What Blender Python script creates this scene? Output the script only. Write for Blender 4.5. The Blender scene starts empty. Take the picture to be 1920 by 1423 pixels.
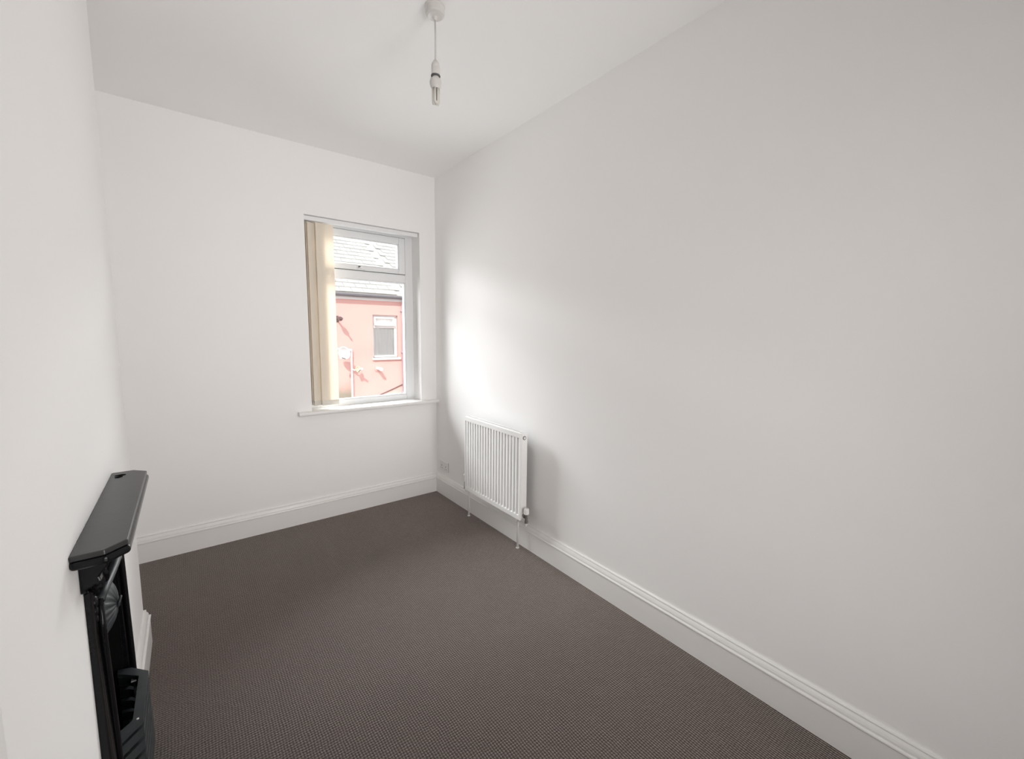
import bpy, bmesh, math, random
from mathutils import Vector, Matrix
random.seed(7)
S = bpy.context.scene
COL = S.collection

# ------------------------------------------------------------------ camera
def make_camera():
    pitch, roll, yaw = -0.11112, 0.0104, 0.65962
    f = Vector((math.sin(yaw)*math.cos(pitch), math.cos(yaw)*math.cos(pitch), math.sin(pitch)))
    r0 = Vector((math.cos(yaw), -math.sin(yaw), 0)); u0 = r0.cross(f)
    r = r0*math.cos(roll) + u0*math.sin(roll); u = -r0*math.sin(roll) + u0*math.cos(roll)
    cd = bpy.data.cameras.new('camera'); cam = bpy.data.objects.new('camera', cd); COL.objects.link(cam)
    cd.sensor_fit = 'HORIZONTAL'; cd.sensor_width = 36; cd.lens = 784.54/1920*36
    cd.clip_start = 0.02; cd.clip_end = 200
    m = Matrix.Identity(4)
    for i in range(3):
        m[i][0] = r[i]; m[i][1] = u[i]; m[i][2] = -f[i]
    m.translation = Vector((-1.7483, -3.3603, 1.4483))
    cam.matrix_world = m
    S.camera = cam
make_camera()

# ------------------------------------------------------------------ light
WORLD = 1.75
SUN = 4.1
SKY_FILL = 3600.0
REAR_FILL = 16.5
WIN_FILL = 28.0
EXPOSURE = 0.0
wd = bpy.data.worlds.new('sky'); S.world = wd; wd.use_nodes = True
bg = wd.node_tree.nodes['Background']
bg.inputs[0].default_value = (0.93, 0.965, 1.0, 1); bg.inputs[1].default_value = WORLD
sl = bpy.data.lights.new('sun', 'SUN'); sl.energy = SUN; sl.angle = math.radians(0.6); sl.color = (1.0, 0.95, 0.88)
so = bpy.data.objects.new('sun', sl); COL.objects.link(so)
so.rotation_euler = Vector((0.72, 1.0, -1.05)).to_track_quat('-Z', 'Y').to_euler()
so.location = (-6, -8, 12)
# daylight portal filling the window opening: only guides sampling of the sky
pl = bpy.data.lights.new('daylight_portal', 'AREA'); pl.shape = 'RECTANGLE'; pl.size = 0.90; pl.size_y = 1.44
pl.cycles.is_portal = True
po = bpy.data.objects.new('daylight_portal', pl); COL.objects.link(po)
po.location = (-0.59, 0.30, 1.563); po.rotation_euler = (math.radians(-90), 0, 0)
# added fill lamp, set in the assumed doorway behind the camera
ll = bpy.data.lights.new('rear_fill', 'AREA'); ll.shape = 'RECTANGLE'; ll.size = 0.80; ll.size_y = 1.95; ll.energy = REAR_FILL; ll.spread = math.radians(95); ll.color = (1.0, 0.965, 0.94)
lo = bpy.data.objects.new('rear_fill', ll); COL.objects.link(lo); lo.location = (-0.64, -4.2, 1.0); lo.rotation_euler = (math.radians(99), 0, math.radians(7))
wl = bpy.data.lights.new('window_fill', 'AREA'); wl.shape = 'RECTANGLE'; wl.size = 1.1; wl.size_y = 1.6; wl.energy = WIN_FILL; wl.color = (0.97, 0.985, 1.0)  # added lamp outside the glass, boosting the daylight indoors
wo = bpy.data.objects.new('window_fill', wl); COL.objects.link(wo); wo.location = (-0.59, 0.55, 1.60); wo.rotation_euler = (math.radians(-90), 0, 0)
# added lamp panel above the street, boosting sky light into the room
dl = bpy.data.lights.new('sky_fill_panel', 'AREA'); dl.shape = 'RECTANGLE'; dl.size = 13.0; dl.size_y = 2.6; dl.energy = SKY_FILL; dl.color = (0.97, 0.985, 1.0)
do = bpy.data.objects.new('sky_fill_panel', dl); COL.objects.link(do); do.location = (1.8, 5.0, 4.8)
do.rotation_euler = (Vector((1.2, 0.0, 1.6)) - Vector((1.8, 5.0, 4.8))).to_track_quat('-Z', 'Y').to_euler()
vs = S.view_settings
vs.view_transform = 'Standard'; vs.look = 'None'; vs.gamma = 1.0; vs.exposure = EXPOSURE; vs.use_curve_mapping = False
cy = S.cycles
cy.use_denoising = True; cy.use_adaptive_sampling = True; cy.adaptive_threshold = 0.02; cy.max_bounces = 10; cy.diffuse_bounces = 8; cy.glossy_bounces = 4
cy.transmission_bounces = 6; cy.transparent_max_bounces = 12; cy.sample_clamp_indirect = 12.0
cy.caustics_reflective = False; cy.caustics_refractive = False

# ------------------------------------------------------------------ materials
def mat(name, col, rough=0.5, spec=0.5, metal=0.0, bump=None, vary=None, coat=0.0):
    m = bpy.data.materials.new(name); m.use_nodes = True
    nt = m.node_tree; b = nt.nodes['Principled BSDF']
    b.inputs['Base Color'].default_value = (*col, 1); b.inputs['Roughness'].default_value = rough
    b.inputs['Specular IOR Level'].default_value = spec; b.inputs['Metallic'].default_value = metal
    b.inputs['Coat Weight'].default_value = coat
    tc = nt.nodes.new('ShaderNodeTexCoord')
    if vary:                                   # (scale, amount) soft mottling of the colour
        n = nt.nodes.new('ShaderNodeTexNoise'); n.inputs['Scale'].default_value = vary[0]; n.inputs['Detail'].default_value = 4
        nt.links.new(tc.outputs['Object'], n.inputs['Vector'])
        mx = nt.nodes.new('ShaderNodeMix'); mx.data_type = 'RGBA'
        a = vary[1]
        mx.inputs[6].default_value = (*[c*(1-a) for c in col], 1); mx.inputs[7].default_value = (*[min(1, c*(1+a)) for c in col], 1)
        nt.links.new(n.outputs['Fac'], mx.inputs[0]); nt.links.new(mx.outputs[2], b.inputs['Base Color'])
    if bump:                                   # (scale, distance)
        n = nt.nodes.new('ShaderNodeTexNoise'); n.inputs['Scale'].default_value = bump[0]; n.inputs['Detail'].default_value = 3
        nt.links.new(tc.outputs['Object'], n.inputs['Vector'])
        bp = nt.nodes.new('ShaderNodeBump'); bp.inputs['Strength'].default_value = 1; bp.inputs['Distance'].default_value = bump[1]
        nt.links.new(n.outputs['Fac'], bp.inputs['Height']); nt.links.new(bp.outputs['Normal'], b.inputs['Normal'])
    return m

M = {}
M['wall'] = mat('painted_wall', (0.92, 0.912, 0.905), 0.75, 0.25, bump=(220, 0.0002), vary=(1.3, 0.006))
M['ceiling'] = mat('painted_ceiling', (0.93, 0.925, 0.92), 0.8, 0.2, bump=(150, 0.0002))
M['gloss'] = mat('white_gloss_trim', (0.86, 0.85, 0.835), 0.28, 0.5)
M['upvc'] = mat('white_upvc', (0.84, 0.85, 0.86), 0.3, 0.5)
M['gasket'] = mat('window_gasket', (0.10, 0.10, 0.105), 0.6)
M['rad'] = mat('radiator_enamel', (0.85, 0.845, 0.835), 0.3, 0.5)
M['rad_grey'] = mat('radiator_grille', (0.42, 0.42, 0.42), 0.45)
M['chrome'] = mat('valve_metal', (0.30, 0.29, 0.28), 0.35, 0.5, 1.0)
M['plastic'] = mat('white_plastic', (0.82, 0.81, 0.79), 0.35, 0.5)
M['tube_glass'] = mat('phosphor_tube', (0.66, 0.64, 0.60), 0.25)
M['pendant'] = mat('shaded_white_plastic', (0.66, 0.64, 0.62), 0.35)  # white plastic greyed to put its backlit shade into the colour
M['plastic_dark'] = mat('dark_gap', (0.03, 0.03, 0.03), 0.6)
M['flex'] = mat('pendant_flex', (0.62, 0.60, 0.58), 0.5)
M['iron'] = mat('black_gloss_paint', (0.006, 0.006, 0.007), 0.16, 0.22, bump=(90, 0.0004))
M['iron_top'] = mat('black_satin_paint', (0.020, 0.020, 0.020), 0.30, 0.6, bump=(35, 0.0003))
M['iron_grey'] = mat('worn_or_lit_iron', (0.030, 0.036, 0.040), 0.42, 0.5, bump=(120, 0.0004), vary=(25, 0.25))
M['soot'] = mat('sooty_firebox', (0.004, 0.004, 0.004), 0.9, 0.1)
M['render_pink'] = mat('salmon_masonry_paint', (0.70, 0.42, 0.385), 0.8, 0.2, bump=(60, 0.002), vary=(2.2, 0.05))
M['render_lilac'] = mat('lilac_masonry_paint', (0.52, 0.42, 0.48), 0.8, 0.2, bump=(60, 0.002), vary=(2.2, 0.05))
M['ext_white'] = mat('white_exterior_plastic', (0.75, 0.75, 0.75), 0.4)
M['ext_grey'] = mat('grey_gutter_plastic', (0.20, 0.20, 0.22), 0.5)
M['ext_dark'] = mat('dark_cable', (0.16, 0.10, 0.10), 0.6)
M['ext_beige'] = mat('beige_dish', (0.55, 0.48, 0.36), 0.5)
M['net'] = mat('net_curtain', (0.90, 0.91, 0.91), 0.9, 0.1)
M['asphalt'] = mat('asphalt', (0.10, 0.10, 0.10), 0.9, 0.2, vary=(6, 0.2))
M['outer'] = mat('outer_brick_paint', (0.30, 0.22, 0.19), 0.85, 0.2)

def carpet():
    m = bpy.data.materials.new('brown_loop_carpet'); m.use_nodes = True
    nt = m.node_tree; b = nt.nodes['Principled BSDF']; L = nt.links.new; N = nt.nodes.new
    b.inputs['Roughness'].default_value = 0.75; b.inputs['Specular IOR Level'].default_value = 0.25
    b.inputs['Sheen Weight'].default_value = 0.6; b.inputs['Sheen Tint'].default_value = (1.0, 0.88, 0.82, 1); b.inputs['Sheen Roughness'].default_value = 0.5
    tc = N('ShaderNodeTexCoord')
    wob = N('ShaderNodeTexNoise'); wob.inputs['Scale'].default_value = 14; wob.inputs['Detail'].default_value = 2
    L(tc.outputs['Object'], wob.inputs['Vector'])
    ws = N('ShaderNodeVectorMath'); ws.operation = 'MULTIPLY_ADD'; ws.inputs[1].default_value = (0.009,)*3
    L(wob.outputs['Color'], ws.inputs[0]); L(tc.outputs['Object'], ws.inputs[2])
    sp = N('ShaderNodeSeparateXYZ'); L(ws.outputs[0], sp.inputs[0])
    def rib(out, pitch):
        a = N('ShaderNodeMath'); a.operation = 'MULTIPLY'; a.inputs[1].default_value = 2*math.pi/pitch; L(out, a.inputs[0])
        s = N('ShaderNodeMath'); s.operation = 'SINE'; L(a.outputs[0], s.inputs[0])
        c = N('ShaderNodeMath'); c.operation = 'MULTIPLY_ADD'; c.inputs[1].default_value = 0.5; c.inputs[2].default_value = 0.5; L(s.outputs[0], c.inputs[0])
        return c.outputs[0]
    rx = rib(sp.outputs[0], 0.0095); ry = rib(sp.outputs[1], 0.0105)
    mul = N('ShaderNodeMath'); mul.operation = 'MULTIPLY_ADD'; mul.inputs[1].default_value = 0.62; L(rx, mul.inputs[0])
    yy = N('ShaderNodeMath'); yy.operation = 'MULTIPLY'; yy.inputs[1].default_value = 0.38; L(ry, yy.inputs[0]); L(yy.outputs[0], mul.inputs[2])
    fl = N('ShaderNodeTexNoise'); fl.inputs['Scale'].default_value = 190; fl.inputs['Detail'].default_value = 3; L(tc.outputs['Object'], fl.inputs['Vector'])
    big = N('ShaderNodeTexNoise'); big.inputs['Scale'].default_value = 5; big.inputs['Detail'].default_value = 3; L(tc.outputs['Object'], big.inputs['Vector'])
    ad = N('ShaderNodeMath'); ad.operation = 'MULTIPLY_ADD'; ad.inputs[1].default_value = 1.1; L(fl.outputs['Fac'], ad.inputs[0]); L(mul.outputs[0], ad.inputs[2])
    ad2 = N('ShaderNodeMath'); ad2.operation = 'MULTIPLY_ADD'; ad2.inputs[1].default_value = 0.35; L(big.outputs['Fac'], ad2.inputs[0]); L(ad.outputs[0], ad2.inputs[2])
    cr = N('ShaderNodeValToRGB'); L(ad2.outputs[0], cr.inputs[0])
    e = cr.color_ramp.elements
    e[0].position = 0.45; e[0].color = (0.0170, 0.0112, 0.0082, 1)
    e[1].position = 1.0; e[1].color = (0.064, 0.0455, 0.036, 1)
    mp = N('ShaderNodeMapRange'); mp.inputs['From Max'].default_value = 1.6; L(ad2.outputs[0], mp.inputs[0]); L(mp.outputs[0], cr.inputs[0])
    e[0].position = 0.30; e[1].position = 0.95
    L(cr.outputs[0], b.inputs['Base Color'])
    bp = N('ShaderNodeBump'); bp.inputs['Strength'].default_value = 0.8; bp.inputs['Distance'].default_value = 0.004
    L(ad.outputs[0], bp.inputs['Height']); L(bp.outputs[0], b.inputs['Normal'])
    return m
M['carpet'] = carpet()

def glass():
    m = bpy.data.materials.new('window_glass'); m.use_nodes = True
    nt = m.node_tree; nt.nodes.remove(nt.nodes['Principled BSDF']); N = nt.nodes.new; L = nt.links.new
    o = nt.nodes['Material Output']; t = N('ShaderNodeBsdfTransparent'); g = N('ShaderNodeBsdfGlossy'); g.inputs['Roughness'].default_value = 0.02
    t.inputs[0].default_value = (0.96, 0.97, 0.97, 1)
    fr = N('ShaderNodeFresnel'); fr.inputs[0].default_value = 1.3
    mx = N('ShaderNodeMixShader'); L(fr.outputs[0], mx.inputs[0]); L(t.outputs[0], mx.inputs[1]); L(g.outputs[0], mx.inputs[2]); L(mx.outputs[0], o.inputs[0])
    return m
M['glass'] = glass()

def fabric(name, col, trans):
    m = bpy.data.materials.new(name); m.use_nodes = True
    nt = m.node_tree; nt.nodes.remove(nt.nodes['Principled BSDF']); N = nt.nodes.new; L = nt.links.new
    o = nt.nodes['Material Output']; d = N('ShaderNodeBsdfDiffuse'); t = N('ShaderNodeBsdfTranslucent')
    tc = N('ShaderNodeTexCoord'); n = N('ShaderNodeTexNoise'); n.inputs['Scale'].default_value = 300; L(tc.outputs['Object'], n.inputs['Vector'])
    mc = N('ShaderNodeMix'); mc.data_type = 'RGBA'; mc.inputs[6].default_value = (*[c*0.95 for c in col], 1); mc.inputs[7].default_value = (*[min(1, c*1.05) for c in col], 1)
    L(n.outputs['Fac'], mc.inputs[0]); L(mc.outputs[2], d.inputs[0]); L(mc.outputs[2], t.inputs[0])
    mx = N('ShaderNodeMixShader'); mx.inputs[0].default_value = trans; L(d.outputs[0], mx.inputs[1]); L(t.outputs[0], mx.inputs[2]); L(mx.outputs[0], o.inputs[0])
    return m
M['vane'] = fabric('cream_blind_fabric', (0.91, 0.85, 0.76), 0.34)
M['weight'] = fabric('weighted_hem_fabric', (0.72, 0.68, 0.62), 0.12)

def slate_mat():
    m = mat('roof_slate', (0.33, 0.33, 0.32), 0.55, 0.4, bump=(30, 0.002))
    nt = m.node_tree; b = nt.nodes['Principled BSDF']
    oi = nt.nodes.new('ShaderNodeObjectInfo'); cr = nt.nodes.new('ShaderNodeValToRGB')
    cr.color_ramp.elements[0].color = (0.37, 0.37, 0.365, 1); cr.color_ramp.elements[1].color = (0.46, 0.455, 0.44, 1)
    nt.links.new(oi.outputs['Random'], cr.inputs[0]); nt.links.new(cr.outputs[0], b.inputs['Base Color'])
    return m
M['slate'] = slate_mat()

# ------------------------------------------------------------------ helpers
def link(name, me, m, parent=None, smooth=False):
    me.name = name
    o = bpy.data.objects.new(name, me); COL.objects.link(o)
    if m: 
        if not me.materials: me.materials.append(M[m])
    if smooth:
        for p in me.polygons: p.use_smooth = True
    if parent: o.parent = parent
    return o
def obj(name, bm, m, parent=None, smooth=False, bevel=0, seg=2, recalc=True):
    if recalc: bmesh.ops.recalc_face_normals(bm, faces=bm.faces)
    me = bpy.data.meshes.new(name); bm.to_mesh(me); bm.free()
    o = link(name, me, m, parent, smooth)
    if bevel:
        md = o.modifiers.new('bevel', 'BEVEL'); md.width = bevel; md.segments = seg; md.limit_method = 'ANGLE'; md.angle_limit = math.radians(35)
    return o
def tag(o, label, cat, group=None):
    o['label'] = label; o['category'] = cat
    if group: o['group'] = group
    return o
def struct(o):
    o['kind'] = 'structure'; return o
def thing(name, label, cat, loc=(0, 0, 0), group=None):
    o = bpy.data.objects.new(name, None); COL.objects.link(o); o.location = loc; o.empty_display_size = 0.1
    return tag(o, label, cat, group)
def box(bm, x0, x1, y0, y1, z0, z1):
    vs = [bm.verts.new((x, y, z)) for x in (x0, x1) for y in (y0, y1) for z in (z0, z1)]
    for a in ((0, 1, 3, 2), (4, 6, 7, 5), (0, 4, 5, 1), (2, 3, 7, 6), (0, 2, 6, 4), (1, 5, 7, 3)):
        bm.faces.new([vs[i] for i in a])
    return vs
def B(*boxes):
    bm = bmesh.new()
    for b in boxes: box(bm, *b)
    return bm
def prism(bm, pts, fn, h0, h1):
    """extrude closed 2-D outline pts between heights h0 and h1; fn(a, b, h) -> xyz"""
    lo = [bm.verts.new(fn(a, b, h0)) for a, b in pts]; hi = [bm.verts.new(fn(a, b, h1)) for a, b in pts]
    n = len(pts)
    bm.faces.new(lo); bm.faces.new(hi[::-1])
    for i in range(n): bm.faces.new((lo[i], lo[(i+1) % n], hi[(i+1) % n], hi[i]))
def tube(bm, path, r, n=12, caps=True):
    path = [Vector(p) for p in path]; rings = []
    rr = r if isinstance(r, (list, tuple)) else [r]*len(path)
    ref = None
    for i, p in enumerate(path):
        t = ((path[i+1]-p) if i < len(path)-1 else (p-path[i-1])).normalized()
        if 0 < i < len(path)-1: t = ((path[i+1]-p).normalized() + (p-path[i-1]).normalized()).normalized()
        if ref is None: ref = Vector((0, 0, 1)) if abs(t.z) < 0.9 else Vector((1, 0, 0))
        a = (ref - t*ref.dot(t)).normalized(); c = t.cross(a); ref = a
        rings.append([bm.verts.new(p + a*rr[i]*math.cos(2*math.pi*k/n) + c*rr[i]*math.sin(2*math.pi*k/n)) for k in range(n)])
    for i in range(len(rings)-1):
        for k in range(n): bm.faces.new((rings[i][k], rings[i][(k+1) % n], rings[i+1][(k+1) % n], rings[i+1][k]))
    if caps: bm.faces.new(rings[0][::-1]); bm.faces.new(rings[-1])
def lathe(bm, prof, c, n=32):
    """prof: list of (radius, z) ; axis z through c"""
    rings = []
    for r, z in prof:
        rings.append([bm.verts.new((c[0]+r*math.cos(2*math.pi*k/n), c[1]+r*math.sin(2*math.pi*k/n), c[2]+z)) for k in range(n)])
    for i in range(len(rings)-1):
        for k in range(n): bm.faces.new((rings[i][k], rings[i][(k+1) % n], rings[i+1][(k+1) % n], rings[i+1][k]))
    bm.faces.new(rings[0][::-1]); bm.faces.new(rings[-1])

# ------------------------------------------------------------------ room shell
H = 2.75
XL, YF, WT = -2.33, -4.15, 0.30       # left wall, wall behind the camera, wall thickness
XC, YC0, YC1 = -1.979, -0.932, -2.527 # chimney breast face, far and near edge
OX0, OX1, OZ0, OZ1 = -1.036, -0.147, 0.822, 2.277   # window opening

struct(obj('floor', B((XL-WT, WT, YF-1.6, WT, -0.25, 0)), 'carpet'))
struct(obj('ceiling', B((XL-WT, WT, YF-1.6, WT, H, H+0.3)), 'ceiling'))
struct(obj('wall_right', B((0, WT, YF-WT, 0, 0, H)), 'wall'))
struct(obj('wall_left', B((XL-WT, XL, YF-WT, 0, 0, H)), 'wall'))
DX0, DX1, DZ = -1.06, -0.22, 2.02      # assumed doorway and landing behind the camera, added for the fill lamp
struct(obj('wall_front', B((XL, DX0, YF-0.12, YF, 0, H), (DX1, 0, YF-0.12, YF, 0, H), (DX0, DX1, YF-0.12, YF, DZ, H)), 'wall'))
struct(obj('wall_landing', B((XL-WT, XL, YF-1.5, YF-WT, 0, H), (0, WT, YF-1.5, YF-WT, 0, H), (XL-WT, WT, YF-1.6, YF-1.5, 0, H)), 'wall'))
struct(obj('wall_back', B((XL-WT, OX0, 0, WT, 0, H), (OX1, WT, 0, WT, 0, H), (OX0, OX1, 0, WT, 0, OZ0), (OX0, OX1, 0, WT, OZ1, H)), 'wall'))
# chimney breast with the recess for the fireplace
FY0, FY1, FZ = -1.94, -1.59, 0.78
struct(obj('wall_chimney', B((XL, XC, FY1, YC0, 0, H), (XL, XC, YC1, FY0, 0, H), (XL, XC, FY0, FY1, FZ, H), (XL, XC-0.24, FY0, FY1, 0, FZ)), 'wall'))

SK = [(0, 0), (0.020, 0), (0.020, 0.121), (0.0225, 0.124), (0.0235, 0.128), (0.0225, 0.132), (0.018, 0.1335), (0.0125, 0.1345), (0.0125, 0.137),
      (0.0160, 0.139), (0.0160, 0.143), (0.0135, 0.151), (0.0095, 0.158), (0.0075, 0.160), (0.0095, 0.162), (0.0095, 0.166), (0.007, 0.1695), (0, 0.170)]
def skirting(name, ends):
    """ends: list of (point, inward normal mitre dir) in plan; sweeps SK with mitred corners"""
    bm = bmesh.new(); rings = []
    for (px, py), (nx, ny) in ends:
        rings.append([bm.verts.new((px+nx*d, py+ny*d, z)) for d, z in SK])
    n = len(SK)
    for i in range(len(rings)-1):
        for k in range(n): bm.faces.new((rings[i][k], rings[i][(k+1) % n], rings[i+1][(k+1) % n], rings[i+1][k]))
    bm.faces.new(rings[0]); bm.faces.new(rings[-1][::-1])
    return struct(obj(name, bm, 'gloss'))
skirting('baseboard_right', [((0, YF), (-1, 1)), ((0, 0), (-1, -1))])
skirting('baseboard_back', [((0, 0), (-1, -1)), ((XL, 0), (1, -1))])
skirting('baseboard_chimney', [((XC, -1.524), (1, 0)), ((XC, YC0), (1, 1)), ((XL, YC0), (0, 1))])
skirting('trim_1', [((XC, -2.006), (1, 0)), ((XC, YC1), (1, -1)), ((XL, YC1), (0, -1))])
skirting('baseboard_left', [((XL, 0), (1, -1)), ((XL, YC0), (1, 0))])

# ------------------------------------------------------------------ window
win = bpy.data.objects.new('window_1', None); COL.objects.link(win); win.location = (0, 0, 0); struct(win)
win['label'] = 'white plastic framed window with small top opener beside the right wall'
FYI, FYO = 0.145, 0.215                       # frame inner and outer plane
SZ = 0.850                                    # top of the sill board
fx0, fx1, fz0, fz1 = OX0, OX1, SZ-0.028, OZ1
fw = 0.070
TZ0, TZ1 = 1.868, 1.936                       # transom
def frame_bar(name, x0, x1, z0, z1, y0=FYI, y1=FYO, m='upvc', bevel=0.004):
    return obj(name, B((x0, x1, y0, y1, z0, z1)), m, win, bevel=bevel)
frame_bar('frame', fx0, fx0+fw, fz0, fz1)
frame_bar('frame', fx1-fw, fx1, fz0, fz1)
frame_bar('frame', fx0+fw, fx1-fw, fz1-0.034, fz1)
frame_bar('frame', fx0+fw, fx1-fw, fz0, SZ+0.043)
frame_bar('transom', fx0+fw, fx1-fw, TZ0, TZ1)
# opening top light
sx0, sx1, sz0, sz1, sw = fx0+fw+0.003, fx1-fw-0.003, TZ1+0.003, fz1-0.037, 0.054
sash = obj('sash', B((sx0, sx0+sw, FYI-0.012, FYO-0.01, sz0, sz1), (sx1-sw, sx1, FYI-0.012, FYO-0.01, sz0, sz1),
           (sx0+sw, sx1-sw, FYI-0.012, FYO-0.01, sz1-sw, sz1), (sx0+sw, sx1-sw, FYI-0.012, FYO-0.01, sz0, sz0+0.036)), 'upvc', win, bevel=0.004)
def ring(bm, x0, x1, z0, z1, t, y0, y1):
    for b in ((x0, x0+t, z0, z1), (x1-t, x1, z0, z1), (x0+t, x1-t, z1-t, z1), (x0+t, x1-t, z0, z0+t)): box(bm, b[0], b[1], y0, y1, b[2], b[3])
bm = bmesh.new(); ring(bm, fx0+fw, fx1-fw, TZ1, fz1-0.034, 0.003, FYI-0.004, FYO-0.02); obj('gasket', bm, 'gasket', win)
bm = bmesh.new(); ring(bm, sx0+sw, sx1-sw, sz0+0.036, sz1-sw, 0.004, FYI+0.012, FYI+0.02); obj('gasket', bm, 'gasket', win)
bm = bmesh.new(); ring(bm, fx0+fw, fx1-fw, SZ+0.043, TZ0, 0.004, FYI+0.016, FYI+0.024); obj('gasket', bm, 'gasket', win)
bm = bmesh.new(); ring(bm, sx0+sw, sx1-sw, sz0+0.036, sz1-sw, 0.009, FYI-0.004, FYI+0.012); obj('glazing_bead', bm, 'upvc', win, bevel=0.003)
bm = bmesh.new(); ring(bm, fx0+fw, fx1-fw, SZ+0.043, TZ0, 0.010, FYI+0.004, FYI+0.016); obj('glazing_bead', bm, 'upvc', win, bevel=0.003)
obj('pane', B((sx0+sw, sx1-sw, FYI+0.020, FYI+0.026, sz0+0.036, sz1-sw)), 'glass', win)
obj('pane', B((fx0+fw, fx1-fw, FYI+0.024, FYI+0.030, SZ+0.043, TZ0)), 'glass', win)
bm = bmesh.new()
box(bm, -0.632, -0.606, FYI-0.020, FYI-0.010, sz0+0.004, sz0+0.030)
tube(bm, [(-0.619, FYI-0.015, sz0+0.018), (-0.619, FYI-0.038, sz0+0.018), (-0.612, FYI-0.042, sz0+0.014), (-0.575, FYI-0.042, sz0+0.004)], [0.008, 0.008, 0.009, 0.007], 10)
hd = obj('window_handle', bm, 'upvc', win, bevel=0.002)
obj('handle_button', B((-0.628, -0.612, FYI-0.047, FYI-0.039, sz0+0.018, sz0+0.027)), 'plastic_dark', hd, bevel=0.001)
# window board with a rounded nose, running on to the right wall
nose = [(-0.036, SZ-0.030), (-0.043, SZ-0.027), (-0.047, SZ-0.021), (-0.048, SZ-0.014), (-0.046, SZ-0.006), (-0.041, SZ-0.001), (-0.035, SZ)]
bm = bmesh.new()
prism(bm, nose + [(0.0, SZ), (0.0, SZ-0.030)], lambda a, b, h: (h, a, b), -1.130, 0.0)
box(bm, OX0, OX1, 0.0, FYI+0.02, SZ-0.028, SZ)
obj('window_sill', bm, 'gloss', win)

# ------------------------------------------------------------------ vertical blind
vb = thing('vertical_blind', 'cream fabric vertical blind gathered at the left side of the window', 'blind', (-0.93, 0.05, 0.872))
def part(name, bm, m, parent, **k):
    o = obj(name, bm, m, None, **k); o.parent = parent
    o.matrix_parent_inverse = Matrix.Translation(-Vector(parent.location)); return o
part('headrail', B((OX0+0.004, OX1-0.004, 0.022, 0.060, 2.243, 2.274)), 'upvc', vb, bevel=0.003)
VW = 0.127
for k, (cx, cyy, rot) in enumerate([(-0.8925, 0.034, 5), (-0.948, 0.052, 14), (-0.956, 0.066, 12), (-0.962, 0.080, 10), (-0.967, 0.094, 9)]):
    bm = bmesh.new(); n = 8; a = math.radians(rot); z0, z1 = 0.878+0.002*k, 2.236
    def vp(t, off):
        lx = (t-0.5)*VW; ly = 0.006*math.cos((t-0.5)*math.pi) + off
        return cx+lx*math.cos(a)-ly*math.sin(a), cyy+lx*math.sin(a)+ly*math.cos(a)
    pts = [vp(i/n, 0) for i in range(n+1)] + [vp(i/n, 0.0008) for i in range(n, -1, -1)]
    prism(bm, pts, lambda p, q, h: (p, q, h), z0+0.036, z1)
    v = part('vane', bm, 'vane', vb, smooth=False)
    bm = bmesh.new(); pts = [vp(i/n, -0.0015) for i in range(n+1)] + [vp(i/n, 0.0025) for i in range(n, -1, -1)]
    prism(bm, pts, lambda p, q, h: (p, q, h), z0, z0+0.036)
    wt = obj('hem_weight', bm, 'weight', None); wt.parent = v
    bm = bmesh.new(); box(bm, cx-0.010, cx+0.010, cyy-0.002, cyy+0.006, z1, 2.2425); hk = obj('hanger', bm, 'upvc', None); hk.parent = v
bm = bmesh.new()
for i in range(24):
    t = i/23; lathe(bm, [(0.0005, -0.0014), (0.0014, 0), (0.0005, 0.0014)], (-1.012+0.06*t, 0.040-0.012*math.sin(math.pi*t), 0.888-0.012*math.sin(math.pi*t)), 8)
part('bead_chain', bm, 'plastic', vb)

# ------------------------------------------------------------------ radiator
rad = thing('radiator', 'white ribbed panel radiator on the right wall below the window sill', 'radiator', (-0.085, -1.004, 0.235))
RY0, RY1, RZ0, RZ1, RXF, RXB = -1.345, -0.663, 0.237, 0.812, -0.110, -0.058
NF = 20; pitch = (RY1-RY0-0.016)/NF
prof = []                                       # horizontal section: flat lands with shallow flutes between
for i in range(NF):
    y = RY0+0.008+i*pitch
    for t, d in ((0.0, 0), (0.34, 0), (0.42, 0.007), (0.48, 0.014), (0.80, 0.014), (0.86, 0.007), (0.98, 0)):
        prof.append((y+t*pitch, d))
bm = bmesh.new()
def row(z, s): return [bm.verts.new((RXF+d*s, y, z)) for y, d in prof]
zs = [(RZ0+0.030, 0), (RZ0+0.036, 0.4), (RZ0+0.046, 1), (RZ1-0.046, 1), (RZ1-0.036, 0.4), (RZ1-0.030, 0)]
rows = [row(z, s) for z, s in zs]
for a, b in zip(rows, rows[1:]):
    for i in range(len(prof)-1): bm.faces.new((a[i], a[i+1], b[i+1], b[i]))
fp = part('front_panel', bm, 'rad', rad, smooth=True)
bm = bmesh.new()
box(bm, RXF, RXF+0.012, RY0+0.008, RY1-0.008, RZ0, RZ0+0.030); box(bm, RXF, RXF+0.012, RY0+0.008, RY1-0.008, RZ1-0.030, RZ1)
box(bm, RXF, RXF+0.012, RY0, RY0+0.008, RZ0, RZ1); box(bm, RXF, RXF+0.012, RY1-0.008, RY1, RZ0, RZ1)
box(bm, RXF+0.0145, RXF+0.0155, RY0+0.008, RY1-0.008, RZ0+0.01, RZ1-0.01)
part('panel_frame', bm, 'rad', rad, bevel=0.0025)
part('side_panel', B((RXF+0.006, RXB, RY0-0.003, RY0, RZ0+0.012, RZ1+0.002)), 'rad', rad, bevel=0.001)
part('side_panel', B((RXF+0.006, RXB, RY1, RY1+0.003, RZ0+0.012, RZ1+0.002)), 'rad', rad, bevel=0.001)
bm = bmesh.new()
box(bm, RXF+0.014, RXF+0.018, RY0, RY1, RZ1-0.004, RZ1+0.001); box(bm, RXB-0.005, RXB, RY0, RY1, RZ1-0.004, RZ1+0.001)
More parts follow.
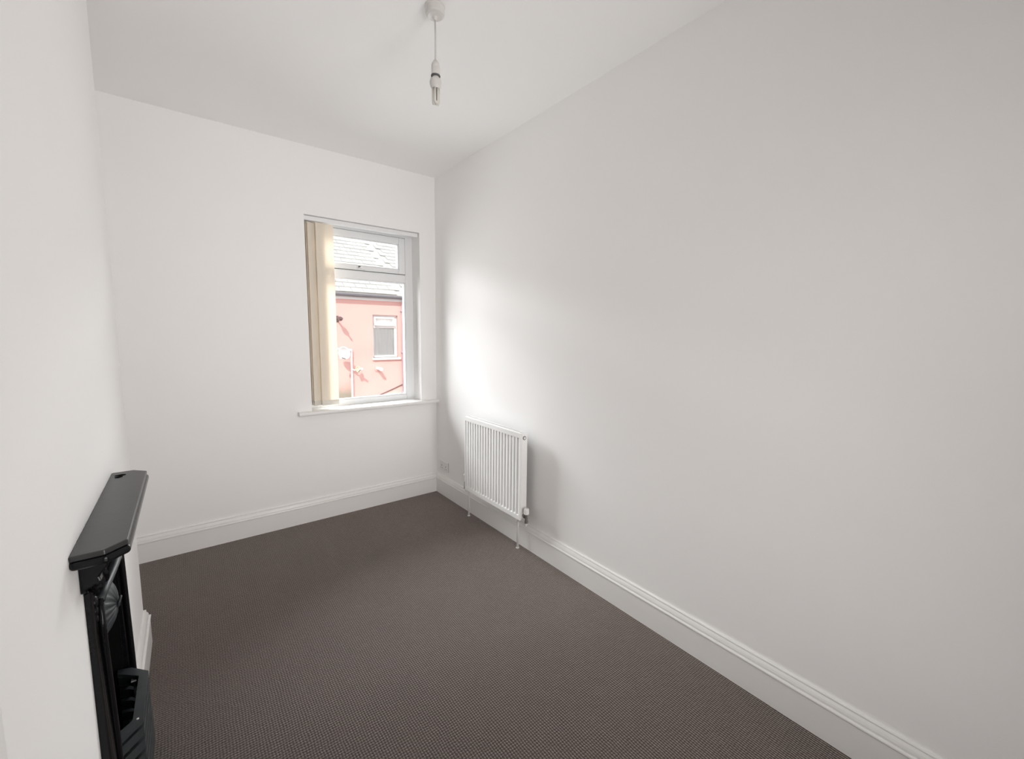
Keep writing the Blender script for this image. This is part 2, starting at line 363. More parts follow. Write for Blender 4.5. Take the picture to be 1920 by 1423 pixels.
for i in range(45):
    y = RY0+0.008+i*(RY1-RY0-0.016)/44; box(bm, RXF+0.016, RXB-0.003, y-0.0022, y+0.0022, RZ1-0.003, RZ1)
part('top_grille', bm, 'rad', rad)
bm = bmesh.new(); pts = []
nz = 26
for i in range(nz+1):
    y = RY0+0.02+(RY1-RY0-0.04)*i/nz; pts.append((RXF+0.016 if i % 2 else RXB-0.004, y))
for (x0, y0), (x1, y1) in zip(pts, pts[1:]):
    v = [bm.verts.new(c) for c in ((x0, y0, RZ0+0.04), (x1, y1, RZ0+0.04), (x1, y1, RZ1-0.02), (x0, y0, RZ1-0.02))]; bm.faces.new(v)
part('convector_fins', bm, 'rad_grey', rad)
def ycyl(bm, x, z, y0, y1, r, n=20): tube(bm, [(x, y0, z), (x, y1, z)], r, n)
bm = bmesh.new(); ycyl(bm, -0.083, RZ1-0.030, RY0+0.0, RY0-0.006, 0.013); pgr = part('blanking_plug', bm, 'chrome', rad)
bm = bmesh.new(); ycyl(bm, -0.083, RZ1-0.030, RY0-0.005, RY0-0.008, 0.0075); o = obj('plug_centre', bm, 'plastic', None); o.parent = pgr
part('wall_bracket', B((RXB, 0, RY0+0.12, RY0+0.15, 0.30, 0.76)), 'rad', rad)
part('wall_bracket', B((RXB, 0, RY1-0.15, RY1-0.12, 0.30, 0.76)), 'rad', rad)
for s, yv in ((-1, RY0), (1, RY1)):
    xv, zv = -0.083, RZ0+0.030; yo = yv+s*0.034
    bm = bmesh.new(); ycyl(bm, xv, zv, yv-s*0.004, yo, 0.009); ycyl(bm, xv, zv, yv+s*0.010, yv+s*0.022, 0.0145, 6)
    tube(bm, [(xv, yo, zv-0.040), (xv, yo, zv-0.026), (xv, yo, zv-0.024), (xv, yo, zv+0.022)], [0.012, 0.012, 0.0095, 0.0095], 16)
    va = part('valve', bm, 'chrome', rad)
    bm = bmesh.new()
    lathe(bm, [(0.0165, 0), (0.0175, 0.004), (0.0165, 0.034 if s < 0 else 0.052), (0.012, 0.038 if s < 0 else 0.058)], (xv, yo, zv+0.020), 20)
    o = obj('valve_cap', bm, 'plastic', None, bevel=0.001); o.parent = va
    yp = -1.262 if s < 0 else -0.640
    bm = bmesh.new(); zb = zv-0.062
    p0 = Vector((xv, yo, zv-0.038)); p1 = Vector((xv, yo, zb)); p2 = Vector((-0.058, yp, zb-0.004)); p3 = Vector((-0.058, yp, 0.0))
    def bend(a, b, c, r=0.018):
        u = (a-b).normalized()*r; v = (c-b).normalized()*r
        return [b+u*(1-t)**2+v*t**2 for t in (0, 0.25, 0.5, 0.75, 1)]
    tube(bm, [p0]+bend(p0, p1, p2)+bend(p1, p2, p3)+[p3], 0.0075, 12)
    part('pipe', bm, 'plastic', rad, smooth=True)
    bm = bmesh.new(); lathe(bm, [(0.012, 0), (0.012, 0.003), (0.009, 0.006)], (-0.058, yp, 0.0), 20)
    part('pipe_collar', bm, 'plastic', rad)

# ------------------------------------------------------------------ double socket
sk = thing('wall_socket', 'white double plug socket low on the right wall near the corner', 'socket', (0, -0.143, 0.222))
part('faceplate', B((-0.010, 0, -0.216, -0.070, 0.222, 0.308)), 'plastic', sk, bevel=0.003)
for yc in (-0.180, -0.106):
    r = part('rocker_switch', B((-0.014, -0.009, yc-0.006+0.018, yc+0.006+0.018, 0.282, 0.300)), 'plastic', sk, bevel=0.001)
    bm = bmesh.new(); box(bm, -0.0108, -0.0095, yc-0.004, yc+0.004, 0.262, 0.270); box(bm, -0.0108, -0.0095, yc-0.0145, yc-0.0075, 0.242, 0.246); box(bm, -0.0108, -0.0095, yc+0.0075, yc+0.0145, 0.242, 0.246)
    part('pin_holes', bm, 'plastic_dark', sk)

# ------------------------------------------------------------------ pendant
PX, PY = -0.878, -1.707
pd = thing('pendant_light', 'bare white ceiling pendant with an unshaded tube bulb', 'ceiling light', (PX, PY, H))
bm = bmesh.new()
lathe(bm, [(0.040, 0), (0.040, -0.006), (0.0385, -0.008), (0.038, -0.026), (0.035, -0.033), (0.028, -0.038), (0.012, -0.041), (0.006, -0.050), (0.004, -0.052)], (PX, PY, H), 40)
part('ceiling_rose', bm, 'pendant', pd, smooth=False, bevel=0.001)
bm = bmesh.new(); tube(bm, [(PX, PY, H-0.050), (PX+0.001, PY, 2.62), (PX, PY, 2.545)], 0.0035, 10); part('flex', bm, 'flex', pd, smooth=True)
bm = bmesh.new()
lathe(bm, [(0.0035, 2.552), (0.008, 2.547), (0.0155, 2.536), (0.017, 2.530), (0.017, 2.523), (0.0165, 2.522), (0.0175, 2.520), (0.0175, 2.494), (0.0165, 2.492), (0.0165, 2.490)], (PX, PY, 0), 28)
lh = part('lamp_holder', bm, 'pendant', pd)
bm = bmesh.new(); lathe(bm, [(0.0185, 2.4915), (0.0195, 2.489), (0.0185, 2.486)], (PX, PY, 0), 28)
o = obj('holder_ring', bm, 'gasket', None); o.parent = lh
bm = bmesh.new()
lathe(bm, [(0.0125, 2.488), (0.0125, 2.484), (0.0205, 2.477), (0.0243, 2.466), (0.0243, 2.458), (0.0215, 2.448), (0.017, 2.442), (0.016, 2.440)], (PX, PY, 0), 28)
bulb = part('bulb', bm, 'pendant', pd)
for k in range(3):
    a = 2*math.pi*k/3+0.3; ux, uy = math.cos(a), math.sin(a); tx, ty = -uy, ux; r0, g = 0.0088, 0.0062
    pts = [(PX+ux*r0+tx*g, PY+uy*r0+ty*g, 2.441), (PX+ux*r0+tx*g, PY+uy*r0+ty*g, 2.392), (PX+ux*r0+tx*g*0.6, PY+uy*r0+ty*g*0.6, 2.386), (PX+ux*r0, PY+uy*r0, 2.384),
           (PX+ux*r0-tx*g*0.6, PY+uy*r0-ty*g*0.6, 2.386), (PX+ux*r0-tx*g, PY+uy*r0-ty*g, 2.392), (PX+ux*r0-tx*g, PY+uy*r0-ty*g, 2.441)]
    bm = bmesh.new(); tube(bm, pts, 0.0058, 10); o = obj('bulb_tube', bm, 'tube_glass', None, smooth=True); o.parent = bulb

# ------------------------------------------------------------------ fireplace (cast iron, black)
fpz = thing('fireplace', 'small black cast iron fireplace with mantel shelf on the chimney breast', 'fireplace', (XC, -1.765, 0))
YM = -1.765
def P(p, y, z): return (XC+p, y, z)
def fpart(name, bm, m='iron', **k): return part(name, bm, m, fpz, **k)
def sub(name, bm, m, parent, **k):
    o = obj(name, bm, m, None, **k); o.parent = parent; return o
def shelf_outline(e):
    hw = 0.340+e
    return [(0.0005, YM-hw), (0.057+e*0.5, YM-hw), (0.093+e, YM-hw+0.036), (0.093+e, YM+hw-0.036), (0.057+e*0.5, YM+hw), (0.0005, YM+hw)]
bm = bmesh.new(); prism(bm, shelf_outline(0), lambda a, b, h: P(a, b, h), 0.944, 0.957)
ms = fpart('mantel_shelf', bm, 'iron_top', bevel=0.003, seg=3)
bm = bmesh.new(); prism(bm, shelf_outline(0.004), lambda a, b, h: P(a, b, h), 0.924, 0.9435)
sub('shelf_moulding', bm, 'iron', ms, bevel=0.007, seg=3)
bm = bmesh.new(); prism(bm, [(0.0005, YM-0.285), (0.045, YM-0.285), (0.045, YM+0.285), (0.0005, YM+0.285)], lambda a, b, h: P(a, b, h), 0.908, 0.924)
sub('shelf_moulding', bm, 'iron', ms, bevel=0.006, seg=3)
# small dark chips lying at the far end of the shelf are flaked paint on the shelf itself
bm = bmesh.new()
prism(bm, [(0.012, -1.475), (0.030, -1.468), (0.040, -1.474), (0.028, -1.481)], lambda a, b, h: P(a, b, h), 0.9571, 0.9590)
prism(bm, [(0.014, -1.496), (0.026, -1.489), (0.034, -1.494), (0.022, -1.503)], lambda a, b, h: P(a, b, h), 0.9571, 0.9590)
sub('paint_flake', bm, 'soot', ms)
# frieze plate under the shelf
fpart('frieze', B((XC, XC+0.012, -1.985, -1.545, 0.79, 0.91)), 'iron', bevel=0.002)
def jamb(s):
    y0, y1 = YM+s*0.178, YM+s*0.240
    bm = bmesh.new(); n = 9; secs = []
    for z, pj in ((0.0, 0.034), (0.12, 0.033), (0.26, 0.025), (0.70, 0.0145), (0.835, 0.016)):
        r = []
        for i in range(n+1):
            t = i/n; y = y1+(y0-y1)*t
            q = pj*(0.62+0.38*math.sin(math.pi*t)**0.7)
            if abs(t-0.78) < 0.06: q -= 0.004
            r.append(bm.verts.new(P(q, y, z)))
        r.append(bm.verts.new(P(0.0003, y0, z))); r.append(bm.verts.new(P(0.0003, y1, z)))
        secs.append(r)
    m_ = len(secs[0])
    for a, b in zip(secs, secs[1:]):
        for i in range(m_): bm.faces.new((a[i], a[(i+1) % m_], b[(i+1) % m_], b[i]))
    bm.faces.new(secs[0]); bm.faces.new(secs[-1][::-1])
    return fpart('jamb', bm, 'iron')
jn, jf = jamb(-1), jamb(1)
def corbel(s):
    y0, y1 = YM+s*0.176, YM+s*0.268
    pr = [(0.0005, 0.912), (0.052, 0.912), (0.055, 0.902), (0.050, 0.888), (0.040, 0.876), (0.034, 0.866), (0.037, 0.856), (0.034, 0.846), (0.022, 0.838), (0.010, 0.834), (0.0005, 0.832)]
    bm = bmesh.new(); prism(bm, pr, lambda a, b, h: P(a, h, b), min(y0, y1), max(y0, y1)); c = fpart('corbel', bm, 'iron', bevel=0.003)
    # curled acanthus leaves along the lower edge and the inner side of the bracket
    def leaf(cp, cyy, cz, dp, dz, L, wd, yaw=0.0):
        bm = bmesh.new(); rows = []
        for i in range(6):
            t = i/5; wv = wd*math.sin(math.pi*(0.12+0.84*t))**0.8*(1-0.35*t); lift = 0.010*math.sin(t*2.4)
            c0 = Vector((cp+dp*L*t+lift, cyy+yaw*L*t, cz+dz*L*t))
            rows.append([bm.verts.new(P(c0.x-0.002, c0.y-wv, c0.z)), bm.verts.new(P(c0.x+0.004, c0.y-wv*0.45, c0.z+0.002)), bm.verts.new(P(c0.x, c0.y, c0.z-0.001)),
                         bm.verts.new(P(c0.x+0.004, c0.y+wv*0.45, c0.z+0.002)), bm.verts.new(P(c0.x-0.002, c0.y+wv, c0.z))])
        for a, b in zip(rows, rows[1:]):
            for i in range(4): bm.faces.new((a[i], a[i+1], b[i+1], b[i]))
        r = bmesh.ops.solidify(bm, geom=bm.faces[:], thickness=0.003)
        sub('leaf', bm, 'iron', c, smooth=True)
    ym = (y0+y1)/2
    leaf(0.030, ym, 0.866, 0.05, -1.0, 0.036, 0.014)
    leaf(0.022, y1, 0.848, -0.25, -0.75, 0.026, 0.012, s*0.25); leaf(0.012, y1, 0.842, -0.5, -0.30, 0.022, 0.010, s*0.55)
    leaf(0.020, y0, 0.846, 0.10, -0.8, 0.022, 0.007); leaf(0.034, y0, 0.892, 0.05, -0.9, 0.022, 0.007); leaf(0.028, y0, 0.870, 0.0, -0.9, 0.020, 0.007)
    leaf(0.012, ym-0.018, 0.828, 0.15, -0.8, 0.026, 0.010); leaf(0.012, ym+0.018, 0.822, 0.15, -0.8, 0.026, 0.010)
    # raised leaf drop on the pilaster below
    bm = bmesh.new()
    for q, (zz, rr) in enumerate(((0.780, 0.013), (0.757, 0.011), (0.737, 0.009))):
        mtx = Matrix.Translation(P(0.013, YM+s*0.212, zz)) @ Matrix.Diagonal((0.55, 1.0, 1.25, 1)); bmesh.ops.create_uvsphere(bm, u_segments=14, v_segments=8, radius=rr, matrix=mtx)
    sub('bellflower_drop', bm, 'iron', c, smooth=True)
corbel(-1); corbel(1)
# bowed lintel bar above the hood, continuing down the jambs
for sg in (-1, 1):
    bm = bmesh.new(); tube(bm, [P(0.026, YM+sg*0.186, 0.16), P(0.024, YM+sg*0.190, 0.40), P(0.020, YM+sg*0.196, 0.70), P(0.020, YM+sg*0.197, 0.780)], 0.0075, 10)
    fpart('jamb_bead', bm, 'iron', smooth=True)
bm = bmesh.new(); path = []
for i in range(17):
    t = i/16; path.append(P(0.021+0.014*math.sin(math.pi*t), YM-0.198+0.396*t, 0.774+0.020*math.sin(math.pi*t)**0.6))
tube(bm, path, 0.0098, 12); fpart('arch_moulding', bm, 'iron_grey', smooth=True)  # paler iron than the jamb beads: the lit look is put into its colour
# hood with a raised fan
bm = bmesh.new(); ny, nz2 = 24, 16; g = []
for j in range(nz2+1):
    z = 0.545+0.240*j/nz2; r = []
    hw = 0.172*(0.72+0.28*min(1, (z-0.545)/0.09)**0.6)
    for i in range(ny+1):
        t = i/ny*2-1
        r.append(bm.verts.new(P(-0.030+0.030*(1-t*t)+0.010*(z-0.545)/0.24, YM+hw*t, z)))
    g.append(r)
for a, b in zip(g, g[1:]):
    for i in range(ny): bm.faces.new((a[i], a[i+1], b[i+1], b[i]))
bmesh.ops.solidify(bm, geom=bm.faces[:], thickness=0.004)
hood = fpart('hood', bm, 'iron', smooth=True)
bm = bmesh.new(); nr, na = 10, 72; HC = (YM, 0.655); g = []
ay, az = 0.112, 0.072
for i in range(nr+1):
    t = i/nr; r = []
    for k in range(na):
        th = 2*math.pi*k/na; rib = 0.0022*math.cos(18*th)*min(1, t*2.2)*(1 if t < 0.86 else 0) ; edge = 0.0025 if 0.86 < t < 0.97 else 0
        pz = -0.020+0.046*math.sqrt(max(0, 1-(t*0.985)**2)) + rib + edge
        r.append(bm.verts.new(P(pz, HC[0]+ay*t*math.cos(th), HC[1]+az*t*math.sin(th))))
    g.append(r)
for a, b in zip(g, g[1:]):
    for k in range(na): bm.faces.new((a[k], a[(k+1) % na], b[(k+1) % na], b[k]))
bmesh.ops.remove_doubles(bm, verts=bm.verts, dist=1e-6)
sub('fan_shell', bm, 'iron_grey', hood, smooth=True)
bm = bmesh.new()
tube(bm, [P(0.024, YM, 0.655), P(0.031, YM, 0.655)], [0.010, 0.008], 16)
loop = [P(0.030+0.004*math.sin(a), YM+0.011*math.cos(a), 0.660+0.013*math.sin(a)) for a in [2*math.pi*i/16 for i in range(17)]]
tube(bm, loop, 0.0032, 8, caps=False)
sub('ring_pull', bm, 'iron_grey', hood, smooth=True)
# firebox lining the recess
bm = bmesh.new()
x0, x1 = XC-0.235, XC+0.004
e = 0.0005
box(bm, x0, x0+0.004, FY0+e, FY1-e, 0.001, FZ-e); box(bm, x0, x1, FY0+e, FY0+e+0.004, 0.001, FZ-e); box(bm, x0, x1, FY1-e-0.004, FY1-e, 0.001, FZ-e); box(bm, x0, x1, FY0+e, FY1-e, FZ-e-0.004, FZ-e); box(bm, x0, x1, FY0+e, FY1-e, 0.001, 0.006)
fpart('firebox', bm, 'soot')
# fire basket: canted U-shaped rim with bars under it
def u_strip(bm, z0, z1, wd, sh=0.0):
    out = [(-0.010, YM+0.168), (0.024, YM+0.155), (0.068-sh, YM+0.106), (0.068-sh, YM-0.106), (0.024, YM-0.155), (-0.010, YM-0.168)]
    inn = [(-0.010, YM+0.168-wd), (0.024-wd*0.75, YM+0.155-wd*1.0), (0.068-sh-wd, YM+0.106-wd*0.35), (0.068-sh-wd, YM-0.106+wd*0.35), (0.024-wd*0.75, YM-0.155+wd*1.0), (-0.010, YM-0.168+wd)]
    for i in range(5):
        v = [bm.verts.new(P(*c)) for c in ((*out[i], z0), (*out[i+1], z0), (*inn[i+1], z0), (*inn[i], z0), (*out[i], z1), (*out[i+1], z1), (*inn[i+1], z1), (*inn[i], z1))]
        for f in ((0, 1, 2, 3), (7, 6, 5, 4), (0, 4, 5, 1), (1, 5, 6, 2), (2, 6, 7, 3), (3, 7, 4, 0)): bm.faces.new([v[q] for q in f])
    bmesh.ops.remove_doubles(bm, verts=bm.verts, dist=1e-6)
bm = bmesh.new(); u_strip(bm, 0.332, 0.346, 0.023); rim = fpart('basket_rim', bm, 'iron_grey')
for k in range(5):
    z1 = 0.322-k*0.040; bm = bmesh.new(); u_strip(bm, z1-0.028, z1, 0.012); fpart('basket_bar', bm, 'iron_grey')
for y in (YM-0.125, YM-0.04, YM+0.04, YM+0.125):
    bm = bmesh.new(); pp = 0.050 if abs(y-YM) < 0.1 else 0.036
    box(bm, XC+pp-0.008, XC+pp, y-0.005, y+0.005, 0.10, 0.334); fpart('basket_upright', bm, 'iron_grey')
bm = bmesh.new(); box(bm, XC+0.024, XC+0.036, YM+0.112, YM+0.126, 0.322, 0.326); sub('white_spot', bm, 'plastic', rim)  # white block standing in for a bright highlight on the far arm
bm = bmesh.new()
lathe(bm, [(0.003, 0), (0.003, 0.0015), (0.001, 0.002)], P(0.056, YM-0.100, 0.346), 10); sub('white_spot', bm, 'plastic', rim)
# plinth along the floor
bm = bmesh.new(); prism(bm, [(0.0005, YM-0.240), (0.050, YM-0.240), (0.058, YM-0.230), (0.058, YM+0.230), (0.050, YM+0.240), (0.0005, YM+0.240)], lambda a, b, h: P(a, b, h), 0.0, 0.118)
fpart('plinth', bm, 'iron_grey', bevel=0.006, seg=3)
fpart('ash_panel', B((XC+0.002, XC+0.044, YM-0.10, YM+0.10, 0.118, 0.15)), 'iron', bevel=0.003)

# ------------------------------------------------------------------ across the street
GZ = -2.85; FYH = 7.5
struct(obj('ground_street', B((-25, 25, 0.31, 30, GZ-0.2, GZ)), 'asphalt'))
struct(obj('wall_outer', B((XL-6, XL-WT, 0.02, WT, GZ, H+0.6), (WT, 8, 0.02, WT, GZ, H+0.6), (XL-WT, WT, 0.02, WT, GZ, -0.25)), 'outer'))
EZ = 2.40; PITCH = math.radians(35); RIDGE_Y = 11.1
tp = math.tan(PITCH)
def tint_wall():  # greyish-beige tint low on the left part of the pink wall
    m = M['render_pink']; nt = m.node_tree; b = nt.nodes['Principled BSDF']; N = nt.nodes.new; L = nt.links.new
    src = b.inputs['Base Color'].links[0].from_socket
    tc = N('ShaderNodeTexCoord'); sp = N('ShaderNodeSeparateXYZ'); L(tc.outputs['Object'], sp.inputs[0])
    n = N('ShaderNodeTexNoise'); n.inputs['Scale'].default_value = 3.0; n.inputs['Detail'].default_value = 4; L(tc.outputs['Object'], n.inputs['Vector'])
    def rng(out, a, b_):
        r = N('ShaderNodeMapRange'); r.inputs['From Min'].default_value = a; r.inputs['From Max'].default_value = b_; L(out, r.inputs[0]); return r.outputs[0]
    def mul(a, b_):
        q = N('ShaderNodeMath'); q.operation = 'MULTIPLY'; L(a, q.inputs[0]); L(b_, q.inputs[1]); return q.outputs[0]
    ad = N('ShaderNodeMath'); ad.operation = 'MULTIPLY_ADD'; ad.inputs[1].default_value = 0.35; L(n.outputs['Fac'], ad.inputs[0]); L(sp.outputs[2], ad.inputs[2])
    k = mul(rng(ad.outputs[0], 0.42, 0.02), rng(sp.outputs[0], 1.52, 1.47))
    mx = N('ShaderNodeMix'); mx.data_type = 'RGBA'; L(k, mx.inputs[0]); L(src, mx.inputs[6]); mx.inputs[7].default_value = (0.30, 0.27, 0.215, 1)
    L(mx.outputs[2], b.inputs['Base Color'])
tint_wall()

slate_me = bpy.data.meshes.new('slate')
SW, SE, ST = 0.285, 0.225, 0.016
bm = bmesh.new(); box(bm, -SW/2+0.004, SW/2-0.004, -0.02, SE+0.03, 0, ST); bmesh.ops.recalc_face_normals(bm, faces=bm.faces); bm.to_mesh(slate_me); bm.free()
slate_me.materials.append(M['slate'])
def slate_matrix(x, c, jit):
    s = c*SE; y = FYH-0.16+s*math.cos(PITCH); z = EZ+s*math.sin(PITCH)
    tilt = PITCH-math.asin(ST*0.9/SE)
    return Matrix.Translation((x, y-0.001*jit, z+0.012+0.003*jit)) @ Matrix.Rotation(tilt+0.012*(jit-0.5), 4, 'X') @ Matrix.Rotation(0.02*(jit-0.5), 4, 'Z')
NC = int((RIDGE_Y-FYH+0.16)/math.cos(PITCH)/SE)

def house(name, label, x0, x1, wall, near):
    h = thing(name, label, 'house', ((x0+x1)/2, FYH, GZ))
    inv = Matrix.Translation(-Vector(h.location))
    def hp(nm, bm, m, parent=None, **k):
        o = obj(nm, bm, m, None, **k); o.parent = parent or h
        if not parent: o.matrix_parent_inverse = inv
        return o
    # window holes: (x0, x1, z0, z1)
    holes = near['holes']
    bm = bmesh.new(); xs = x0
    for (a, b, c, d) in sorted(holes):
        box(bm, xs, a, FYH, FYH+0.25, GZ, EZ); box(bm, a, b, FYH, FYH+0.25, GZ, c); box(bm, a, b, FYH, FYH+0.25, d, EZ); box(bm, a, b, FYH+0.22, FYH+0.25, c, d); xs = b
    box(bm, xs, x1, FYH, FYH+0.25, GZ, EZ)
    box(bm, x0, x1, FYH+2*(RIDGE_Y-FYH)-0.25, FYH+2*(RIDGE_Y-FYH), GZ, EZ)
    box(bm, x0, x0+0.1, FYH+0.25, FYH+2*(RIDGE_Y-FYH)-0.25, GZ, EZ); box(bm, x1-0.1, x1, FYH+0.25, FYH+2*(RIDGE_Y-FYH)-0.25, GZ, EZ)
    hp('wall', bm, wall)
    rz = EZ+tp*(RIDGE_Y-FYH+0.16)
    bm = bmesh.new(); yb = 2*RIDGE_Y-(FYH-0.16)
    prism(bm, [(FYH-0.16, EZ-0.06), (FYH-0.16, EZ), (RIDGE_Y, rz), (yb, EZ), (yb, EZ-0.06)], lambda a, b, q: (q, a, b), x0, x1)
    roof = hp('roof', bm, 'slate')
    rest = bmesh.new(); cnt = 0
    for c in range(NC):
        x = x0+SW/2+(SW/2 if c % 2 else 0)
        while x < x1-SW/2:
            j = random.random(); mtx = slate_matrix(x, c, j)
            if near['slates'] and near['slates'][0] < x < near['slates'][1] and cnt < 290:
                o = bpy.data.objects.new('slate', slate_me); COL.objects.link(o); o.parent = roof; o.matrix_basis = mtx; cnt += 1
            else:
                vs_ = box(rest, -SW/2+0.004, SW/2-0.004, -0.02, SE+0.03, 0, ST)
                for v in vs_: v.co = mtx @ v.co
            x += SW
    r = hp('slate_field', rest, 'slate', roof); r['kind'] = 'stuff'
    bm = bmesh.new(); tube(bm, [(x0, RIDGE_Y, rz+0.03), (x1, RIDGE_Y, rz+0.03)], 0.11, 12); hp('ridge_tiles', bm, 'slate', roof)
    # half round gutter on a fascia board
    bm = bmesh.new(); gp = [(0.075*math.cos(a), 0.075*math.sin(a)) for a in [math.pi+math.pi*i/8 for i in range(9)]]+[(0.066*math.cos(a), 0.066*math.sin(a)) for a in [2*math.pi-math.pi*i/8 for i in range(9)]]
    prism(bm, gp, lambda a, b, q: (q, FYH-0.13+a, 2.372+b), x0+0.005, x1-0.005); hp('gutter', bm, 'ext_grey')
    hp('fascia', B((x0, x1, FYH-0.045, FYH, 2.235, 2.34)), 'ext_white')
    for k, (a, b, c, d) in enumerate(holes):
        w_ = hp('window', B((a, a+0.055, FYH+0.08, FYH+0.14, c, d), (b-0.075, b, FYH+0.08, FYH+0.14, c, d), (a+0.055, b-0.075, FYH+0.08, FYH+0.14, d-0.05, d), (a+0.055, b-0.075, FYH+0.08, FYH+0.14, c, c+0.06),
                              (a+0.055, b-0.075, FYH+0.08, FYH+0.14, d-0.34, d-0.27)), 'ext_white', bevel=0.006)
        # top light standing slightly open
        bm = bmesh.new(); X0, X1 = a+0.05, b-0.075
        for q in ((X0, X0+0.045, -0.235, 0), (X1-0.045, X1, -0.235, 0), (X0+0.045, X1-0.045, -0.045, 0), (X0+0.045, X1-0.045, -0.235, -0.185)): box(bm, q[0], q[1], -0.02, 0.02, q[2], q[3])
        mt = Matrix.Translation((0, FYH+0.075, d-0.05)) @ Matrix.Rotation(math.radians(-14), 4, 'X'); bmesh.ops.transform(bm, matrix=mt, verts=bm.verts)
        hp('top_light', bm, 'ext_white', w_)
        hp('pane', B((a+0.055, b-0.075, FYH+0.108, FYH+0.112, c+0.06, d-0.34)), 'glass', w_)
        bm = bmesh.new(); pr = []; nn = 60
        for i in range(nn+1):
            t = i/nn; pr.append((a+0.03+t*(b-a-0.06), FYH+0.130+0.006*math.sin(t*46+0.8*math.sin(t*9))))
        for (xa, ya), (xb, yb2) in zip(pr, pr[1:]):
            bm.faces.new([bm.verts.new(v) for v in ((xa, ya, c), (xb, yb2, c), (xb, yb2, d), (xa, ya, d))])
        hp('net_curtain', bm, 'net', w_, smooth=False)
        hp('window_sill', B((a-0.03, b+0.05, FYH-0.055, FYH+0.09, c-0.06, c)), 'ext_white', w_, bevel=0.008)
    return h, hp

h1, hp1 = house('terraced_house', 'salmon pink rendered house across the street with slate roof', -7.0, 2.95, 'render_pink',
                {'holes': [(2.085, 2.765, 0.76, 1.875), (-1.6, -0.7, 0.76, 1.875), (-5.2, -4.3, 0.76, 1.875)], 'slates': (-0.15, 2.95+0.2)})
h2, hp2 = house('terraced_house', 'lilac rendered house glimpsed right of the grey downpipe', 2.951, 9.5, 'render_lilac',
                {'holes': [(5.0, 5.9, 0.76, 1.875)], 'slates': None})
# downpipe at the party line
bm = bmesh.new(); tube(bm, [(2.885, FYH-0.13, 2.33), (2.885, FYH-0.13, 2.24), (2.885, FYH-0.05, 2.10), (2.885, FYH-0.05, GZ+0.1)], 0.034, 12); dp = hp1('downpipe', bm, 'render_lilac', smooth=True)
for z in (2.0, 0.9, -0.2): hp1('pipe_clip', B((2.835, 2.935, FYH-0.09, FYH, z-0.02, z+0.02)), 'render_lilac', dp)
# small box vent and its pipe on the wall
bm = bmesh.new(); tube(bm, [(2.185, FYH, 0.475), (2.185, FYH-0.27, 0.475)], 0.045, 14); fl = hp1('boiler_flue', bm, 'ext_white', smooth=False)
bm = bmesh.new(); tube(bm, [(2.185, FYH-0.012, 0.475), (2.185, FYH, 0.475)], 0.085, 18); hp1('flue_collar', bm, 'render_pink', fl)
# ledge board near the street sign level
hp1('ledge_board', B((2.25, 2.83, FYH-0.05, FYH, -0.42, -0.232)), 'ext_white', bevel=0.006)
for xx, ww in ((2.34, 0.05), (2.43, 0.09), (2.56, 0.04), (2.68, 0.05)): hp1('ledge_clip', B((xx, xx+ww, FYH-0.06, FYH-0.05, -0.29, -0.25)), 'ext_dark')

cab = tag(obj('wall_cable', (lambda bm: (tube(bm, [(2.02, FYH-0.012, -0.31), (2.3, FYH-0.012, -0.20), (2.6, FYH-0.012, -0.09), (2.86, FYH-0.012, 0.012)], 0.013, 8), bm)[1])(bmesh.new()), 'ext_dark'),
          'dark cable sloping up the pink wall towards the downpipe', 'cable')

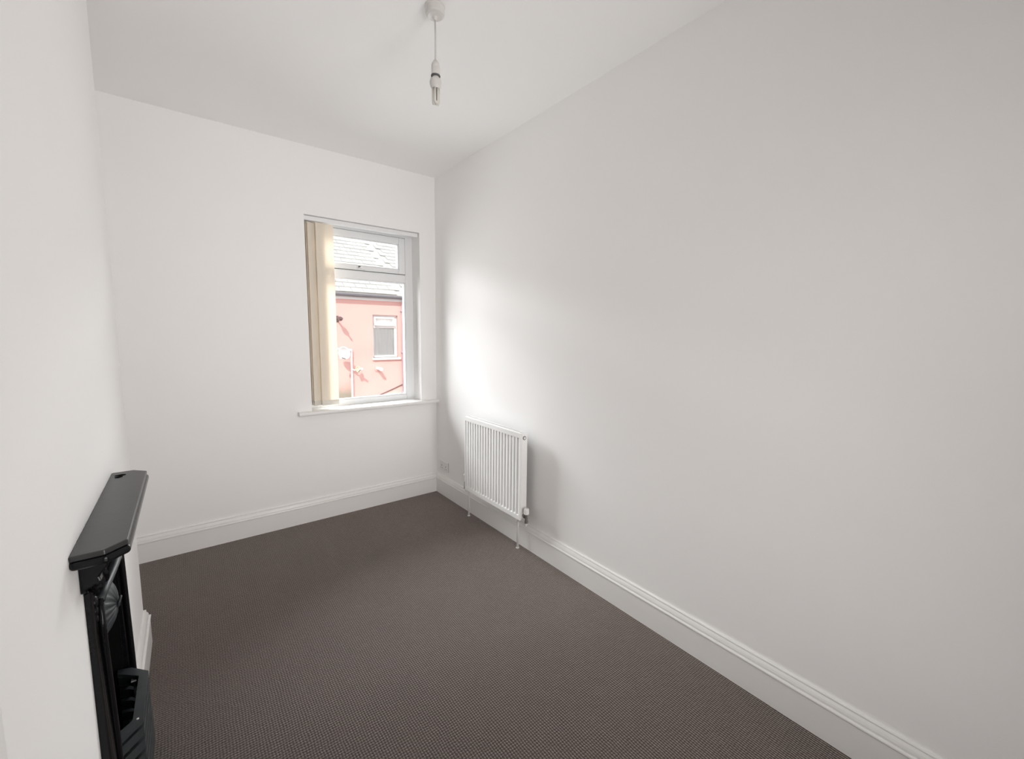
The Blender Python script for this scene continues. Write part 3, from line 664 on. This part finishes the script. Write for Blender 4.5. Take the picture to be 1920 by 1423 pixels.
def dish(name, label, c, r, normal, m, arm_to):
    d = thing(name, label, 'satellite dish', c); inv = Matrix.Translation(-Vector(c))
    def dpart(nm, bm, mm, parent=None, **k):
        o = obj(nm, bm, mm, None, **k); o.parent = parent or d
        if not parent: o.matrix_parent_inverse = inv
        return o
    bm = bmesh.new(); g = []; nr, na = 6, 28
    for i in range(nr+1):
        t = i/nr; g.append([bm.verts.new((r*t*math.cos(2*math.pi*k/na), r*1.08*t*math.sin(2*math.pi*k/na), 0.28*r*t*t)) for k in range(na)])
    for a, b in zip(g, g[1:]):
        for k in range(na): bm.faces.new((a[k], a[(k+1) % na], b[(k+1) % na], b[k]))
    bmesh.ops.remove_doubles(bm, verts=bm.verts, dist=1e-6)
    bmesh.ops.solidify(bm, geom=bm.faces[:], thickness=0.008)
    q = Vector(normal).to_track_quat('Z', 'Y').to_matrix().to_4x4(); mt = Matrix.Translation(c) @ q
    bmesh.ops.transform(bm, matrix=mt, verts=bm.verts); dpart('reflector', bm, m, smooth=True)
    n = Vector(normal).normalized(); C = Vector(c)
    bm = bmesh.new(); e1 = C-Vector((0, 0, r))+n*0.05; e2 = C+n*r*1.25-Vector((0, 0, r*0.35)); tube(bm, [C-Vector((0, 0, r*0.95)), e2], 0.011, 8); arm = dpart('feed_arm', bm, 'ext_grey')
    bm = bmesh.new(); tube(bm, [e2-n*0.02+Vector((0, 0, 0.02)), e2+n*0.06+Vector((0, 0, 0.02))], [0.025, 0.03], 12); dpart('feed_horn', bm, 'ext_white', arm)
    bm = bmesh.new(); tube(bm, [C-n*0.01, C-n*0.10, Vector(arm_to)], 0.018, 8); dpart('bracket', bm, 'ext_white')
    return d
dish('satellite_dish', 'white satellite dish on the pink house near the blind edge', (1.27, FYH-0.34, 0.93), 0.155, (-0.75, -0.85, -0.35), 'ext_white', (1.50, FYH-0.07, 0.955))
dish('satellite_dish', 'small beige satellite dish on the pole against the pink house', (1.60, FYH-0.20, 0.49), 0.085, (0.45, -1.0, 0.25), 'ext_beige', (1.50, FYH-0.07, 0.50))
pole = thing('aerial_pole', 'thin white pole fixed upright to the pink house wall', 'pole', (1.50, FYH-0.07, -0.9))
part('tube', (lambda bm: (tube(bm, [(1.50, FYH-0.07, -0.9), (1.50, FYH-0.07, 1.0)], 0.024, 10), bm)[1])(bmesh.new()), 'ext_white', pole, smooth=True)
part('top_arm', (lambda bm: (tube(bm, [(1.50, FYH-0.07, 0.985), (1.10, FYH-0.07, 1.02)], 0.018, 8), bm)[1])(bmesh.new()), 'ext_white', pole)
for z in (0.85, -0.6): part('standoff', B((1.48, 1.52, FYH-0.09, FYH, z-0.03, z+0.03)), 'ext_white', pole)
br = thing('line_bracket', 'dark telephone line bracket high on the pink house wall', 'bracket', (1.19, FYH, 1.72))
part('arm', (lambda bm: (tube(bm, [(1.19, FYH, 1.74), (1.19, FYH-0.50, 1.74)], 0.022, 8), bm)[1])(bmesh.new()), 'ext_dark', br)
part('insulator', (lambda bm: (tube(bm, [(1.19, FYH-0.24, 1.74), (1.19, FYH-0.34, 1.74)], 0.055, 12), bm)[1])(bmesh.new()), 'ext_dark', br)
part('base_plate', B((1.14, 1.24, FYH-0.012, FYH, 1.66, 1.82)), 'ext_dark', br)
